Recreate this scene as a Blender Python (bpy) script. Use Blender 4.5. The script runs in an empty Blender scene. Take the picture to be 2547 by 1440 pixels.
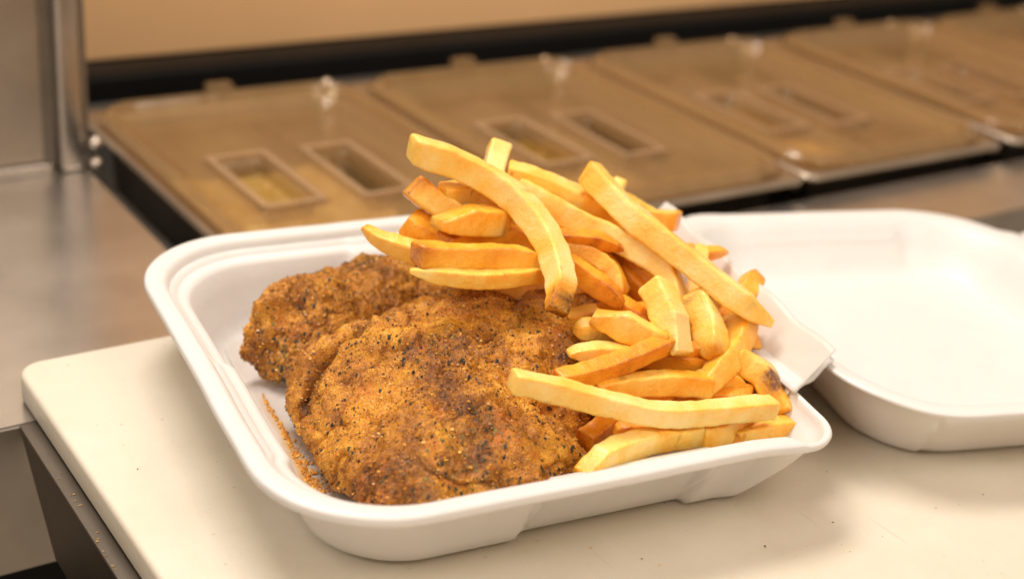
import bpy, math, random
import numpy as np
from mathutils import Vector, Matrix

# ------------------------------------------------------------------ camera, light, exposure
S = bpy.context.scene
COL = S.collection
CM = 0.01

def link(o):
    COL.objects.link(o); return o

cam_d = bpy.data.cameras.new('camera')
cam = link(bpy.data.objects.new('camera', cam_d))
R_CAM = Matrix(((0.833339, 0.168807, -0.526356), (-0.546677, 0.392601, -0.739601), (0.081798, 0.904084, 0.419453)))
cam.matrix_world = Matrix.Translation((0, 0, 0.30)) @ R_CAM.to_4x4()
cam_d.sensor_width = 36.0
cam_d.lens = 51.12
cam_d.clip_start = 0.01
cam_d.clip_end = 50
cam_d.dof.use_dof = True
cam_d.dof.focus_distance = 0.540
cam_d.dof.aperture_fstop = 5.8
cam_d.dof.aperture_blades = 0
S.camera = cam

W = bpy.data.worlds.new('World'); S.world = W; W.use_nodes = True
bg = W.node_tree.nodes['Background']
_nt = W.node_tree
_tc = _nt.nodes.new('ShaderNodeTexCoord'); _no = _nt.nodes.new('ShaderNodeTexNoise'); _cr = _nt.nodes.new('ShaderNodeValToRGB')
_no.inputs['Scale'].default_value = 2.6; _no.inputs['Detail'].default_value = 3
_cr.color_ramp.elements[0].position = 0.36; _cr.color_ramp.elements[0].color = (0.30, 0.20, 0.12, 1)
_cr.color_ramp.elements[1].position = 0.64; _cr.color_ramp.elements[1].color = (1.0, 0.80, 0.60, 1)
_nt.links.new(_tc.outputs['Generated'], _no.inputs['Vector']); _nt.links.new(_no.outputs['Fac'], _cr.inputs[0])
_nt.links.new(_cr.outputs[0], bg.inputs[0])
bg.inputs[1].default_value = 0.60

def area(name, loc, target, size, power, color, size_y=None):
    d = bpy.data.lights.new(name, 'AREA')
    d.shape = 'RECTANGLE'; d.size = size; d.size_y = size_y or size
    d.energy = power; d.color = color
    o = link(bpy.data.objects.new(name, d))
    o.location = loc
    v = Vector(target) - Vector(loc)
    o.rotation_euler = v.to_track_quat('-Z', 'Y').to_euler()
    return o
area('ceiling_lamp_back', (0.20, 0.95, 1.30), (0.32, 0.45, 0), 0.8, 13.5, (1.0, 0.93, 0.86), 0.4)
area('ceiling_lamp_side', (-0.75, 0.25, 1.0), (0.28, 0.45, 0), 0.5, 3.8, (1.0, 0.94, 0.88), 0.5)
area('ceiling_lamp_front', (0.55, -0.45, 1.2), (0.3, 0.45, 0), 0.9, 5.6, (1.0, 0.90, 0.80), 0.5)

S.view_settings.view_transform = 'Standard'
S.view_settings.look = 'None'
S.view_settings.exposure = 0.47
S.view_settings.gamma = 1.0
S.render.engine = 'CYCLES'
S.cycles.use_denoising = True
S.cycles.max_bounces = 8
S.cycles.diffuse_bounces = 4
S.cycles.transparent_max_bounces = 8
S.cycles.caustics_reflective = False
S.cycles.caustics_refractive = False

# ------------------------------------------------------------------ helpers
random.seed(4)

def tag(o, label=None, cat=None, group=None, kind=None):
    if label: o['label'] = label
    if cat: o['category'] = cat
    if group: o['group'] = group
    if kind: o['kind'] = kind
    return o

def empty(name, loc=(0, 0, 0), rz=0.0):
    o = link(bpy.data.objects.new(name, None))
    o.location = [c * CM for c in loc]; o.rotation_euler = (0, 0, rz)
    o.empty_display_size = 0.01
    return o

def mesh_obj(name, verts, faces, mat, parent=None, smooth=True, attrs=None, scale=CM):
    """verts in cm"""
    me = bpy.data.meshes.new(name)
    v = np.asarray(verts, dtype=np.float32) * scale
    if isinstance(faces, np.ndarray):
        n, k = faces.shape
        me.vertices.add(len(v)); me.vertices.foreach_set('co', v.ravel())
        me.loops.add(n * k); me.loops.foreach_set('vertex_index', faces.astype(np.int32).ravel())
        me.polygons.add(n)
        me.polygons.foreach_set('loop_start', np.arange(0, n * k, k, dtype=np.int32))
        me.polygons.foreach_set('loop_total', np.full(n, k, dtype=np.int32))
        me.update(calc_edges=True)
        me.validate()
    else:
        me.from_pydata(v.tolist(), [], faces); me.update()
    me.polygons.foreach_set('use_smooth', np.full(len(me.polygons), smooth))
    if attrs:
        for an, val in attrs.items():
            a = me.attributes.new(an, 'FLOAT', 'POINT')
            a.data.foreach_set('value', np.asarray(val, dtype=np.float32))
    me.materials.append(mat)
    o = link(bpy.data.objects.new(name, me))
    if parent: o.parent = parent
    return o

def box(name, lo, hi, mat, parent=None, bevel=0.0, rnd=None):
    x0, y0, z0 = lo; x1, y1, z1 = hi
    v = [(x0,y0,z0),(x1,y0,z0),(x1,y1,z0),(x0,y1,z0),(x0,y0,z1),(x1,y0,z1),(x1,y1,z1),(x0,y1,z1)]
    f = [(0,3,2,1),(4,5,6,7),(0,1,5,4),(1,2,6,5),(2,3,7,6),(3,0,4,7)]
    o = mesh_obj(name, v, f, mat, parent, smooth=False)
    if bevel:
        m = o.modifiers.new('bevel', 'BEVEL'); m.width = bevel * CM; m.segments = 3
        m.limit_method = 'ANGLE'
        o.data.polygons.foreach_set('use_smooth', np.full(len(o.data.polygons), True))
        o.modifiers.new('wn', 'WEIGHTED_NORMAL')
    return o

# hashed value noise, vectorised
def _h(ix, iy, iz, seed):
    n = (ix * 374761393 + iy * 668265263 + iz * 2147483647 + seed * 974711) & 0xFFFFFFFF
    n = ((n ^ (n >> 13)) * 1274126177) & 0xFFFFFFFF
    n = ((n ^ (n >> 16)) * 2246822519) & 0xFFFFFFFF
    return ((n ^ (n >> 15)) & 0xFFFF) / 32767.5 - 1.0
def vnoise(p, seed=0):
    p = np.asarray(p, dtype=np.float64)
    i = np.floor(p).astype(np.int64); f = p - i; f = f * f * f * (f * (f * 6 - 15) + 10)
    out = 0
    for dx in (0, 1):
        wx = f[:, 0] if dx else 1 - f[:, 0]
        for dy in (0, 1):
            wy = f[:, 1] if dy else 1 - f[:, 1]
            for dz in (0, 1):
                wz = f[:, 2] if dz else 1 - f[:, 2]
                out = out + wx * wy * wz * _h(i[:, 0] + dx, i[:, 1] + dy, i[:, 2] + dz, seed)
    return out
def fbm(p, seed=0, octaves=3):
    s = 0; a = 1
    for k in range(octaves):
        s = s + a * vnoise(np.asarray(p) * 2.03 ** k, seed + k * 17); a *= 0.5
    return s

def smooth01(x):
    x = np.clip(x, 0, 1); return x * x * (3 - 2 * x)

def catmull(P, n, closed=False):
    P = np.asarray(P, float); m = len(P)
    if closed:
        Q = np.vstack([P[-1], P, P[0], P[1]]); segs = m
    else:
        Q = np.vstack([2 * P[0] - P[1], P, 2 * P[-1] - P[-2]]); segs = m - 1
    # chord-length spread of samples
    L = [np.linalg.norm(Q[k + 2] - Q[k + 1]) for k in range(segs)]
    cum = np.concatenate([[0], np.cumsum(L)])
    s = np.linspace(0, cum[-1], n, endpoint=not closed)
    out = []
    for x in s:
        k = min(np.searchsorted(cum, x, 'right') - 1, segs - 1)
        t = (x - cum[k]) / max(L[k], 1e-9)
        a, b, c, d = Q[k], Q[k + 1], Q[k + 2], Q[k + 3]
        out.append(0.5 * ((2 * b) + (c - a) * t + (2 * a - 5 * b + 4 * c - d) * t * t + (-a + 3 * b - 3 * c + d) * t ** 3))
    return np.array(out)

def grid_faces(nu, nv, wrap_u=False, wrap_v=False):
    U = nu if wrap_u else nu - 1
    V = nv if wrap_v else nv - 1
    i, j = np.meshgrid(np.arange(U), np.arange(V), indexing='ij')
    i = i.ravel(); j = j.ravel(); i2 = (i + 1) % nu; j2 = (j + 1) % nv
    return np.stack([i * nv + j, i2 * nv + j, i2 * nv + j2, i * nv + j2], 1)

# ------------------------------------------------------------------ materials
def mat(name):
    m = bpy.data.materials.new(name); m.use_nodes = True
    nt = m.node_tree; b = nt.nodes['Principled BSDF']
    return m, nt, b
def N(nt, t, **kw):
    n = nt.nodes.new(t)
    for k, v in kw.items():
        if k in n.inputs: n.inputs[k].default_value = v
        else: setattr(n, k, v)
    return n
def coords(nt, scale=(1, 1, 1), kind='Object', rot=(0, 0, 0)):
    tc = N(nt, 'ShaderNodeTexCoord'); mp = N(nt, 'ShaderNodeMapping')
    mp.inputs['Scale'].default_value = scale; mp.inputs['Rotation'].default_value = rot
    nt.links.new(tc.outputs[kind], mp.inputs[0]); return mp.outputs[0]
def noise(nt, vec, scale, detail=3, rough=0.55):
    n = N(nt, 'ShaderNodeTexNoise'); n.inputs['Scale'].default_value = scale
    n.inputs['Detail'].default_value = detail; n.inputs['Roughness'].default_value = rough
    nt.links.new(vec, n.inputs['Vector']); return n.outputs['Fac']
def ramp(nt, fac, stops, interp='LINEAR'):
    r = N(nt, 'ShaderNodeValToRGB'); cr = r.color_ramp; cr.interpolation = interp
    while len(cr.elements) < len(stops): cr.elements.new(0.5)
    for e, (p, c) in zip(cr.elements, stops):
        e.position = p; e.color = (*c, 1) if len(c) == 3 else c
    nt.links.new(fac, r.inputs[0]); return r.outputs[0]
def mixc(nt, fac, a, b, mode='MIX'):
    m = N(nt, 'ShaderNodeMix', data_type='RGBA', blend_type=mode)
    for s, v in ((0, fac), (6, a), (7, b)):
        if hasattr(v, 'links') or hasattr(v, 'is_output'): nt.links.new(v, m.inputs[s])
        elif s == 0: m.inputs[0].default_value = v
        else: m.inputs[s].default_value = (*v, 1)
    return m.outputs[2]
def math_(nt, op, a, b=0.0):
    m = N(nt, 'ShaderNodeMath', operation=op)
    for s, v in ((0, a), (1, b)):
        if hasattr(v, 'is_output'): nt.links.new(v, m.inputs[s])
        else: m.inputs[s].default_value = v
    return m.outputs[0]
def bump(nt, b, h, strength, dist=0.001):
    n = N(nt, 'ShaderNodeBump'); n.inputs['Strength'].default_value = strength
    n.inputs['Distance'].default_value = dist
    nt.links.new(h, n.inputs['Height']); nt.links.new(n.outputs[0], b.inputs['Normal']); return n
def attr(nt, name):
    a = N(nt, 'ShaderNodeAttribute', attribute_name=name); return a.outputs['Fac']

def make_foam():
    m, nt, b = mat('white_foam')
    c = coords(nt)
    n1 = noise(nt, c, 60, 2)
    b.inputs['Base Color'].default_value = (0.84, 0.80, 0.765, 1)
    nt.links.new(mixc(nt, n1, (0.67, 0.655, 0.635), (0.73, 0.715, 0.695)), b.inputs['Base Color'])
    b.inputs['Roughness'].default_value = 0.42
    b.inputs['Subsurface Weight'].default_value = 0.2
    b.inputs['Subsurface Radius'].default_value = (0.004, 0.0025, 0.0018)
    b.inputs['Subsurface Scale'].default_value = 1.0
    v = N(nt, 'ShaderNodeTexVoronoi'); v.inputs['Scale'].default_value = 700
    nt.links.new(c, v.inputs['Vector'])
    h = math_(nt, 'ADD', math_(nt, 'MULTIPLY', v.outputs['Distance'], 0.25), math_(nt, 'MULTIPLY', noise(nt, c, 120, 2), 1.0))
    bump(nt, b, h, 0.22, 0.0006)
    return m
def make_paper():
    m, nt, b = mat('waxed_paper')
    c = coords(nt)
    n = noise(nt, c, 35, 4)
    g = attr(nt, 'grease')
    n2 = noise(nt, c, 260, 4, 0.7)
    base = mixc(nt, n, (0.80, 0.76, 0.72), (0.86, 0.82, 0.78))
    gg = math_(nt, 'MULTIPLY', g, math_(nt, 'ADD', math_(nt, 'MULTIPLY', n2, 2.4), -0.35))
    gg = N(nt, 'ShaderNodeClamp'); 
    nt.links.new(math_(nt, 'MULTIPLY', g, math_(nt, 'ADD', math_(nt, 'MULTIPLY', n2, 2.2), -0.25)), gg.inputs[0])
    nt.links.new(mixc(nt, gg.outputs[0], base, (0.80, 0.46, 0.10)), b.inputs['Base Color'])
    b.inputs['Roughness'].default_value = 0.38
    # thin sheet: light comes through
    tr = N(nt, 'ShaderNodeBsdfTranslucent'); tr.inputs[0].default_value = (0.86, 0.80, 0.74, 1)
    mx = N(nt, 'ShaderNodeMixShader'); mx.inputs[0].default_value = 0.35
    nt.links.new(b.outputs[0], mx.inputs[1]); nt.links.new(tr.outputs[0], mx.inputs[2])
    nt.links.new(mx.outputs[0], nt.nodes['Material Output'].inputs[0])
    bump(nt, b, n, 0.25, 0.002)
    return m
def make_board():
    m, nt, b = mat('cream_board_plastic')
    c = coords(nt)
    n = noise(nt, c, 14, 5, 0.65)
    col = ramp(nt, n, [(0.3, (0.65, 0.58, 0.465)), (0.7, (0.73, 0.67, 0.56))])
    spot = noise(nt, c, 330, 2, 0.5)
    col = mixc(nt, ramp(nt, spot, [(0.70, (0, 0, 0)), (0.76, (0.5, 0.5, 0.5))]), col, (0.42, 0.32, 0.2))
    # faint knife cuts
    cut = noise(nt, coords(nt, (220, 9, 1), rot=(0, 0, 0.5)), 1.6, 2, 0.5)
    cut2 = noise(nt, coords(nt, (9, 240, 1), rot=(0, 0, 0.25)), 1.6, 2, 0.5)
    ct = math_(nt, 'MAXIMUM', ramp(nt, cut, [(0.70, (0, 0, 0)), (0.74, (1, 1, 1))]), ramp(nt, cut2, [(0.71, (0, 0, 0)), (0.75, (1, 1, 1))]))
    col = mixc(nt, math_(nt, 'MULTIPLY', ct, 0.30), col, (0.50, 0.43, 0.33))
    nt.links.new(col, b.inputs['Base Color'])
    b.inputs['Roughness'].default_value = 0.42
    b.inputs['Subsurface Weight'].default_value = 0.25
    b.inputs['Subsurface Radius'].default_value = (0.006, 0.004, 0.0025)
    w1 = N(nt, 'ShaderNodeTexWave'); w1.inputs['Scale'].default_value = 230; w1.inputs['Distortion'].default_value = 1.5
    w2 = N(nt, 'ShaderNodeTexWave', bands_direction='Y'); w2.inputs['Scale'].default_value = 230; w2.inputs['Distortion'].default_value = 1.5
    nt.links.new(c, w1.inputs[0]); nt.links.new(c, w2.inputs[0])
    h = math_(nt, 'ADD', math_(nt, 'ADD', math_(nt, 'MULTIPLY', w1.outputs['Fac'], 0.35), math_(nt, 'MULTIPLY', w2.outputs['Fac'], 0.35)), math_(nt, 'MULTIPLY', noise(nt, c, 420, 4, 0.7), 2.0))
    bump(nt, b, h, 0.11, 0.0003)
    return m
def make_steel(name, col=(0.62, 0.575, 0.53), rough=0.24, sc=(3, 260, 3)):
    m, nt, b = mat(name)
    c = coords(nt, sc)
    n = noise(nt, c, 12, 4, 0.65)
    c2 = coords(nt)
    big = noise(nt, c2, 14, 4, 0.6)
    fac = math_(nt, 'ADD', math_(nt, 'MULTIPLY', n, 0.35), math_(nt, 'MULTIPLY', big, 0.65))
    nt.links.new(ramp(nt, fac, [(0.35, tuple(x * 0.84 for x in col)), (0.65, tuple(min(1, x * 1.12) for x in col))]), b.inputs['Base Color'])
    b.inputs['Metallic'].default_value = 0.92
    nt.links.new(math_(nt, 'ADD', math_(nt, 'MULTIPLY', big, 0.16), rough - 0.08), b.inputs['Roughness'])
    bump(nt, b, n, 0.12, 0.0004)
    return m
def make_plain(name, col, rough=0.5, metal=0.0, var=0.12, scale=20, bs=0.1):
    m, nt, b = mat(name)
    c = coords(nt); n = noise(nt, c, scale, 4)
    nt.links.new(ramp(nt, n, [(0.3, tuple(x * (1 - var) for x in col)), (0.7, tuple(min(1, x * (1 + var)) for x in col))]), b.inputs['Base Color'])
    b.inputs['Roughness'].default_value = rough; b.inputs['Metallic'].default_value = metal
    bump(nt, b, noise(nt, c, scale * 12, 3), bs, 0.0005)
    return m
def make_clear(name='smoky_clear_plastic', k=0.75, A_=(0.30, 0.19, 0.085), B_=(0.52, 0.35, 0.18)):
    m, nt, b = mat(name)
    c = coords(nt); n = noise(nt, coords(nt, (6, 1, 1)), 9, 4)
    nt.links.new(mixc(nt, n, A_, B_), b.inputs['Base Color'])
    b.inputs['Roughness'].default_value = 0.10
    bump(nt, b, noise(nt, coords(nt, (1, 0.35, 1)), 45, 3), 0.25, 0.003)
    b.inputs['Coat Weight'].default_value = 0.6
    b.inputs['Coat Roughness'].default_value = 0.08
    b.inputs['Specular IOR Level'].default_value = 0.7
    tr = N(nt, 'ShaderNodeBsdfTransparent'); tr.inputs[0].default_value = (0.97, 0.90, 0.78, 1)
    mx = N(nt, 'ShaderNodeMixShader'); mx.inputs[0].default_value = k
    nt.links.new(b.outputs[0], mx.inputs[1]); nt.links.new(tr.outputs[0], mx.inputs[2])
    nt.links.new(mx.outputs[0], nt.nodes['Material Output'].inputs[0])
    return m
def make_fry():
    m, nt, b = mat('fried_potato')
    c = coords(nt)
    tone = attr(nt, 'tone'); br = attr(nt, 'brown')
    n1 = noise(nt, c, 160, 4, 0.6); n2 = noise(nt, c, 900, 3, 0.6)
    t = math_(nt, 'ADD', tone, math_(nt, 'MULTIPLY', math_(nt, 'SUBTRACT', n1, 0.5), 0.40))
    t = math_(nt, 'ADD', t, math_(nt, 'MULTIPLY', math_(nt, 'SUBTRACT', n2, 0.5), 0.30))
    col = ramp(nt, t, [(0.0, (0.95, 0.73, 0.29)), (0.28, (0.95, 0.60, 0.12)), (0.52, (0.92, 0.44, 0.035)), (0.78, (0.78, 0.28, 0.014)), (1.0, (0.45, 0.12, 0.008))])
    bb = math_(nt, 'MULTIPLY', br, math_(nt, 'ADD', math_(nt, 'MULTIPLY', n2, 1.6), 0.15))
    cl = N(nt, 'ShaderNodeClamp'); nt.links.new(bb, cl.inputs[0])
    nt.links.new(mixc(nt, cl.outputs[0], col, (0.15, 0.050, 0.008)), b.inputs['Base Color'])
    b.inputs['Roughness'].default_value = 0.40
    b.inputs['Subsurface Weight'].default_value = 0.4
    b.inputs['Subsurface Radius'].default_value = (0.0042, 0.0018, 0.0004)
    b.inputs['Coat Weight'].default_value = 0.15
    b.inputs['Coat Roughness'].default_value = 0.25
    b.inputs['Subsurface Scale'].default_value = 1.0
    h = math_(nt, 'ADD', math_(nt, 'MULTIPLY', n2, 0.6), noise(nt, c, 320, 4, 0.65))
    bump(nt, b, h, 0.50, 0.0009)
    b.inputs['Roughness'].default_value = 0.33
    return m
def make_cutlet():
    m, nt, b = mat('fried_breading')
    c = coords(nt)
    n1 = noise(nt, c, 55, 4, 0.6); n2 = noise(nt, c, 260, 4, 0.7); n3 = noise(nt, c, 1500, 3, 0.7)
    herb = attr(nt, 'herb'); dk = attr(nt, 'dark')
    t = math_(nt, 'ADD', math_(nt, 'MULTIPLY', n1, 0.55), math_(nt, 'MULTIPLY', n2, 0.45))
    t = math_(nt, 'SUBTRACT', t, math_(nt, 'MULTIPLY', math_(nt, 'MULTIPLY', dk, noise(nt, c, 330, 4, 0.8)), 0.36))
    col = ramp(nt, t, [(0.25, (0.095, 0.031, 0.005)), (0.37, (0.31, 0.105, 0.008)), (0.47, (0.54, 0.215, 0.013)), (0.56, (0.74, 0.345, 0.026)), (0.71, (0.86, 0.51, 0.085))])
    grain = ramp(nt, n3, [(0.34, (0.50, 0.38, 0.28)), (0.50, (1, 1, 1)), (0.66, (1.4, 1.32, 1.15))])
    col = mixc(nt, 0.75, col, grain, 'MULTIPLY')
    nh = noise(nt, c, 420, 4, 0.8)
    hf = math_(nt, 'MULTIPLY', herb, ramp(nt, nh, [(0.50, (0, 0, 0)), (0.57, (0.5, 0.5, 0.5))]))
    col = mixc(nt, hf, col, (0.17, 0.13, 0.012))
    # reddish oily patches
    nr = noise(nt, c, 95, 5, 0.7)
    col = mixc(nt, ramp(nt, nr, [(0.54, (0, 0, 0)), (0.66, (0.6, 0.6, 0.6))]), col, (0.62, 0.17, 0.012))
    nt.links.new(col, b.inputs['Base Color'])
    nt.links.new(math_(nt, 'ADD', math_(nt, 'MULTIPLY', n2, 0.35), 0.14), b.inputs['Roughness'])
    b.inputs['Subsurface Weight'].default_value = 0.12
    b.inputs['Subsurface Radius'].default_value = (0.002, 0.0008, 0.0003)
    b.inputs['Coat Weight'].default_value = 0.08
    b.inputs['Coat Roughness'].default_value = 0.2
    h = math_(nt, 'ADD', math_(nt, 'MULTIPLY', n3, 0.45), math_(nt, 'MULTIPLY', noise(nt, c, 620, 4, 0.75), 1.0))
    bump(nt, b, h, 0.85, 0.0010)
    return m
def make_grain(name, stops, rough):
    m, nt, b = mat(name)
    a = attr(nt, 'shade')
    nt.links.new(ramp(nt, a, stops), b.inputs['Base Color'])
    b.inputs['Roughness'].default_value = rough
    return m

FOAM = make_foam(); PAPER = make_paper(); BOARD = make_board()
STEEL = make_steel('brushed_steel')
STEEL_UP = make_steel('upright_steel', (0.50, 0.44, 0.37), 0.36, (200, 3, 3))
STEEL_DK = make_steel('dark_and_shaded_steel', (0.30, 0.27, 0.235), 0.42)  # dark steel parts; on the worktop front its dark tone paints in shade
PANSTEEL = make_steel('pan_steel', (0.48, 0.40, 0.32), 0.30)
SHELF = make_steel('dark_shelf_steel', (0.15, 0.125, 0.10), 0.45)
TAN = make_plain('tan_panel', (0.93, 0.60, 0.31), 0.55, var=0.05, scale=4)
BLACK = make_plain('black_rubber_and_shade', (0.006, 0.006, 0.006), 0.5)  # gasket rubber, and the painted shade under the counter
DKBROWN = make_plain('dark_brown_trim', (0.020, 0.014, 0.009), 0.45)
CAVITY = make_plain('dark_cavity', (0.03, 0.027, 0.022), 0.5)
CLEAR = make_clear(k=0.68, A_=(0.24, 0.15, 0.062), B_=(0.54, 0.36, 0.18)); CLEAR2 = make_clear('thick_clear_plastic', 0.48, (0.38, 0.26, 0.15), (0.60, 0.43, 0.27)); FRY = make_fry(); CUTLET = make_cutlet()
SLOTRIM = make_plain('grey_slot_rim', (0.42, 0.38, 0.30), 0.3)
GRAIN = make_grain('breading_grain', [(0.0, (0.15, 0.05, 0.008)), (0.35, (0.42, 0.155, 0.014)), (0.75, (0.70, 0.35, 0.05)), (1.0, (0.88, 0.62, 0.22))], 0.25)
PEPPER = make_grain('dried_herb', [(0.0, (0.012, 0.012, 0.008)), (0.5, (0.035, 0.035, 0.018)), (0.8, (0.09, 0.09, 0.03)), (1.0, (0.30, 0.30, 0.05))], 0.5)
BOLTM = make_steel('bolt_steel', (0.80, 0.70, 0.62), 0.25)
ORANGE = make_grain('orange_crumbs', [(0.0, (0.35, 0.12, 0.015)), (0.5, (0.80, 0.34, 0.04)), (1.0, (0.92, 0.56, 0.14))], 0.4)
CRUMB = make_grain('crumb_specks', [(0.0, (0.05, 0.04, 0.03)), (0.5, (0.35, 0.22, 0.09)), (1.0, (0.75, 0.5, 0.12))], 0.5)

# ------------------------------------------------------------------ the setting
# stainless worktop: one L-shaped slab round the well of the pans
v = []; f = []
top = -1.35
XL, XH, XR = -45, 25.2, 140
YF, YH, YB = 52.5, 58.95, 125
pts = [(XL, YF), (XH, YF), (XR, YF), (XR, YH), (XH, YH), (XH, YB), (XL, YB), (XL, YH)]
for z in (top, -8.2):
    v += [(x, y, z) for x, y in pts]
f += [(0, 1, 4, 7), (1, 2, 3, 4), (7, 4, 5, 6)]
f += [(15, 12, 9, 8), (12, 11, 10, 9), (14, 13, 12, 15)]
for a, b_ in ((0, 1), (1, 2), (2, 3), (3, 4), (4, 5), (5, 6), (6, 7), (7, 0)):
    f.append((a, a + 8, b_ + 8, b_))
o = mesh_obj('worktop', v, f, STEEL, smooth=False)
tag(o, kind='structure')
o = box('worktop_shaded_front', (XL, 52.30, -8.3), (XR, 52.48, -1.42), STEEL_DK); tag(o, kind='structure')  # same steel as the worktop, coloured darker to paint in the front's shade
# dark well under the pans
w = [(25.3, 59.05, -1.6), (138, 59.05, -1.6), (138, 124, -1.6), (25.3, 124, -1.6),
     (25.3, 59.05, -16), (138, 59.05, -16), (138, 124, -16), (25.3, 124, -16)]
o = mesh_obj('pan_well', w, [(4, 5, 6, 7), (0, 1, 5, 4), (1, 2, 6, 5), (2, 3, 7, 6), (3, 0, 4, 7)], CAVITY, smooth=False)
tag(o, kind='structure')
o = mesh_obj('well_lip', [(25.21, 59.1, -1.42), (25.21, 89, -1.42), (26.7, 89, -2.6), (26.7, 59.1, -2.6)], [(0, 3, 2, 1)], STEEL_DK, smooth=False)
tag(o, kind='structure')
# black block that paints in the dark shade below the counter front
o = box('shade_below_counter', (-45, 52.9, -60), (140, 60, -8.25), BLACK); tag(o, kind='structure')
# tan panel behind the rail, with black gasket and dark trim
for _m in (BLACK, DKBROWN):
    _b = _m.node_tree.nodes['Principled BSDF']; _b.inputs['Roughness'].default_value = 0.7; _b.inputs['Specular IOR Level'].default_value = 0.12
t = empty('back_panel', (30, 93, 0.75)); tag(t, 'broad tan panel standing behind the row of food pans', 'panel')
def child_box(name, lo, hi, m, par, bevel=0.0):
    L = [c / CM for c in par.location]
    return box(name, [a - b for a, b in zip(lo, L)], [a - b for a, b in zip(hi, L)], m, par, bevel)
child_box('panel_board', (25.2, 93.0, 0.75), (135, 94.5, 42), TAN, t, 0.2)
child_box('trim', (25.2, 90.6, -0.9), (135, 92.95, 0.70), DKBROWN, t, 0.15)
child_box('gasket', (25.2, 89.7, -1.8), (135, 90.55, 0.55), BLACK, t, 0.2)

# upright steel guard at the left with its corner post
t = empty('steel_guard', (24, 79.6, -1.34)); tag(t, 'upright brushed steel guard plate with corner post at the end of the pans', 'guard')
child_box('plate', (-40, 79.6, -0.75), (22.9, 80.0, 30), STEEL_UP, t, 0.05)
child_box('foot_flange', (-40, 79.2, -1.33), (23.2, 80.0, -0.78), STEEL, t, 0.1)
child_box('post_back', (22.6, 80.05, -1.33), (25.6, 80.6, 30), STEEL_DK, t, 0.05)
child_box('post', (23.75, 79.0, -1.33), (25.1, 80.04, 30), STEEL, t, 0.28)
child_box('post_edge', (25.12, 79.2, -1.33), (25.45, 80.04, 30), STEEL_DK, t, 0.05)
def ball(name, r, mat_, par, loc, flat=1.0, nu=14, nv=9):
    V = []; 
    for i in range(nu):
        for j in range(nv):
            a = 2 * math.pi * i / nu; b_ = -math.pi / 2 + math.pi * j / (nv - 1)
            V.append((loc[0] + r * math.cos(b_) * math.cos(a), loc[1] + r * math.cos(b_) * math.sin(a), loc[2] + r * flat * math.sin(b_)))
    return mesh_obj(name, V, grid_faces(nu, nv, wrap_u=True), mat_, par)
for z in (0.25, -1.0):
    ball('bolt', 0.38, BOLTM, t, (25.75 - 24, 79.1 - 79.6, z + 1.34))

# shelf bracket that carries the cutting board
t = empty('board_shelf', (13.5, 52.0, -1.4)); tag(t, 'dark worn steel shelf holding up the white cutting board', 'shelf')
L = np.array([13.5, 52.0, -1.4])
prof = [(52.45, -1.62), (48.5, -5.4), (20, -5.4), (20, -1.62)]
V = [(13.5, y, z) for y, z in prof] + [(13.75, y, z) for y, z in prof]
F = [(0, 1, 2, 3), (7, 6, 5, 4)] + [(k, (k + 4), (k + 1) % 4 + 4, (k + 1) % 4) for k in range(4)]
mesh_obj('side_skirt', np.array(V) - L, F, SHELF, t, smooth=False)
child_box('shelf_top', (13.45, 20, -1.6), (60, 52.4, -1.36), SHELF, t, 0.06)

# cutting board with rounded corners
def rrect(hw, hd, radii, n_side, n_arc):
    """closed outline, counter-clockwise from the front left; radii = FL, FR, BR, BL"""
    rf, rr, rb, rl = radii
    cs = [(-hw + rf, -hd + rf, rf, 180), (hw - rr, -hd + rr, rr, 270), (hw - rb, hd - rb, rb, 0), (-hw + rl, hd - rl, rl, 90)]
    out = []
    for k, (cx, cy, r, a0) in enumerate(cs):
        for i in range(n_arc):
            a = math.radians(a0 + 90 * i / n_arc); out.append((cx + r * math.cos(a), cy + r * math.sin(a)))
        nx = cs[(k + 1) % 4]; a = math.radians(a0 + 90)
        p = np.array((cx + r * math.cos(a), cy + r * math.sin(a)))
        a = math.radians(nx[3]); q = np.array((nx[0] + nx[2] * math.cos(a), nx[1] + nx[2] * math.sin(a)))
        for i in range(n_side): out.append(tuple(p + (q - p) * i / n_side))
    return np.array(out)
rings = []
for ins, z in ((0.22, -1.35), (0.0, -1.13), (0.0, -0.24), (0.05, -0.10), (0.14, -0.03), (0.26, 0.0), (3.0, 0.0)):
    hw, hd = 22.45 - ins, 17.55 - ins
    p = rrect(hw, hd, [max(1.1 - ins, 0.4)] * 4, 6, 8)
    rings.append(np.column_stack([p, np.full(len(p), z)]))
V = np.vstack(rings); n = len(rings[0]); F = [tuple(r) for r in grid_faces(len(rings), n, wrap_v=True)[:, ::-1].tolist()]
F.append(tuple(range((len(rings) - 1) * n, len(rings) * n)))
F.append(tuple(range(n - 1, -1, -1)))
bd = mesh_obj('cutting_board', V, F, BOARD)
bd.location = (36.55 * CM, 37.55 * CM, 0)
tag(bd, 'thick cream plastic cutting board under the takeout box', 'cutting board')
wn = bd.modifiers.new('wn', 'WEIGHTED_NORMAL')

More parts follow.
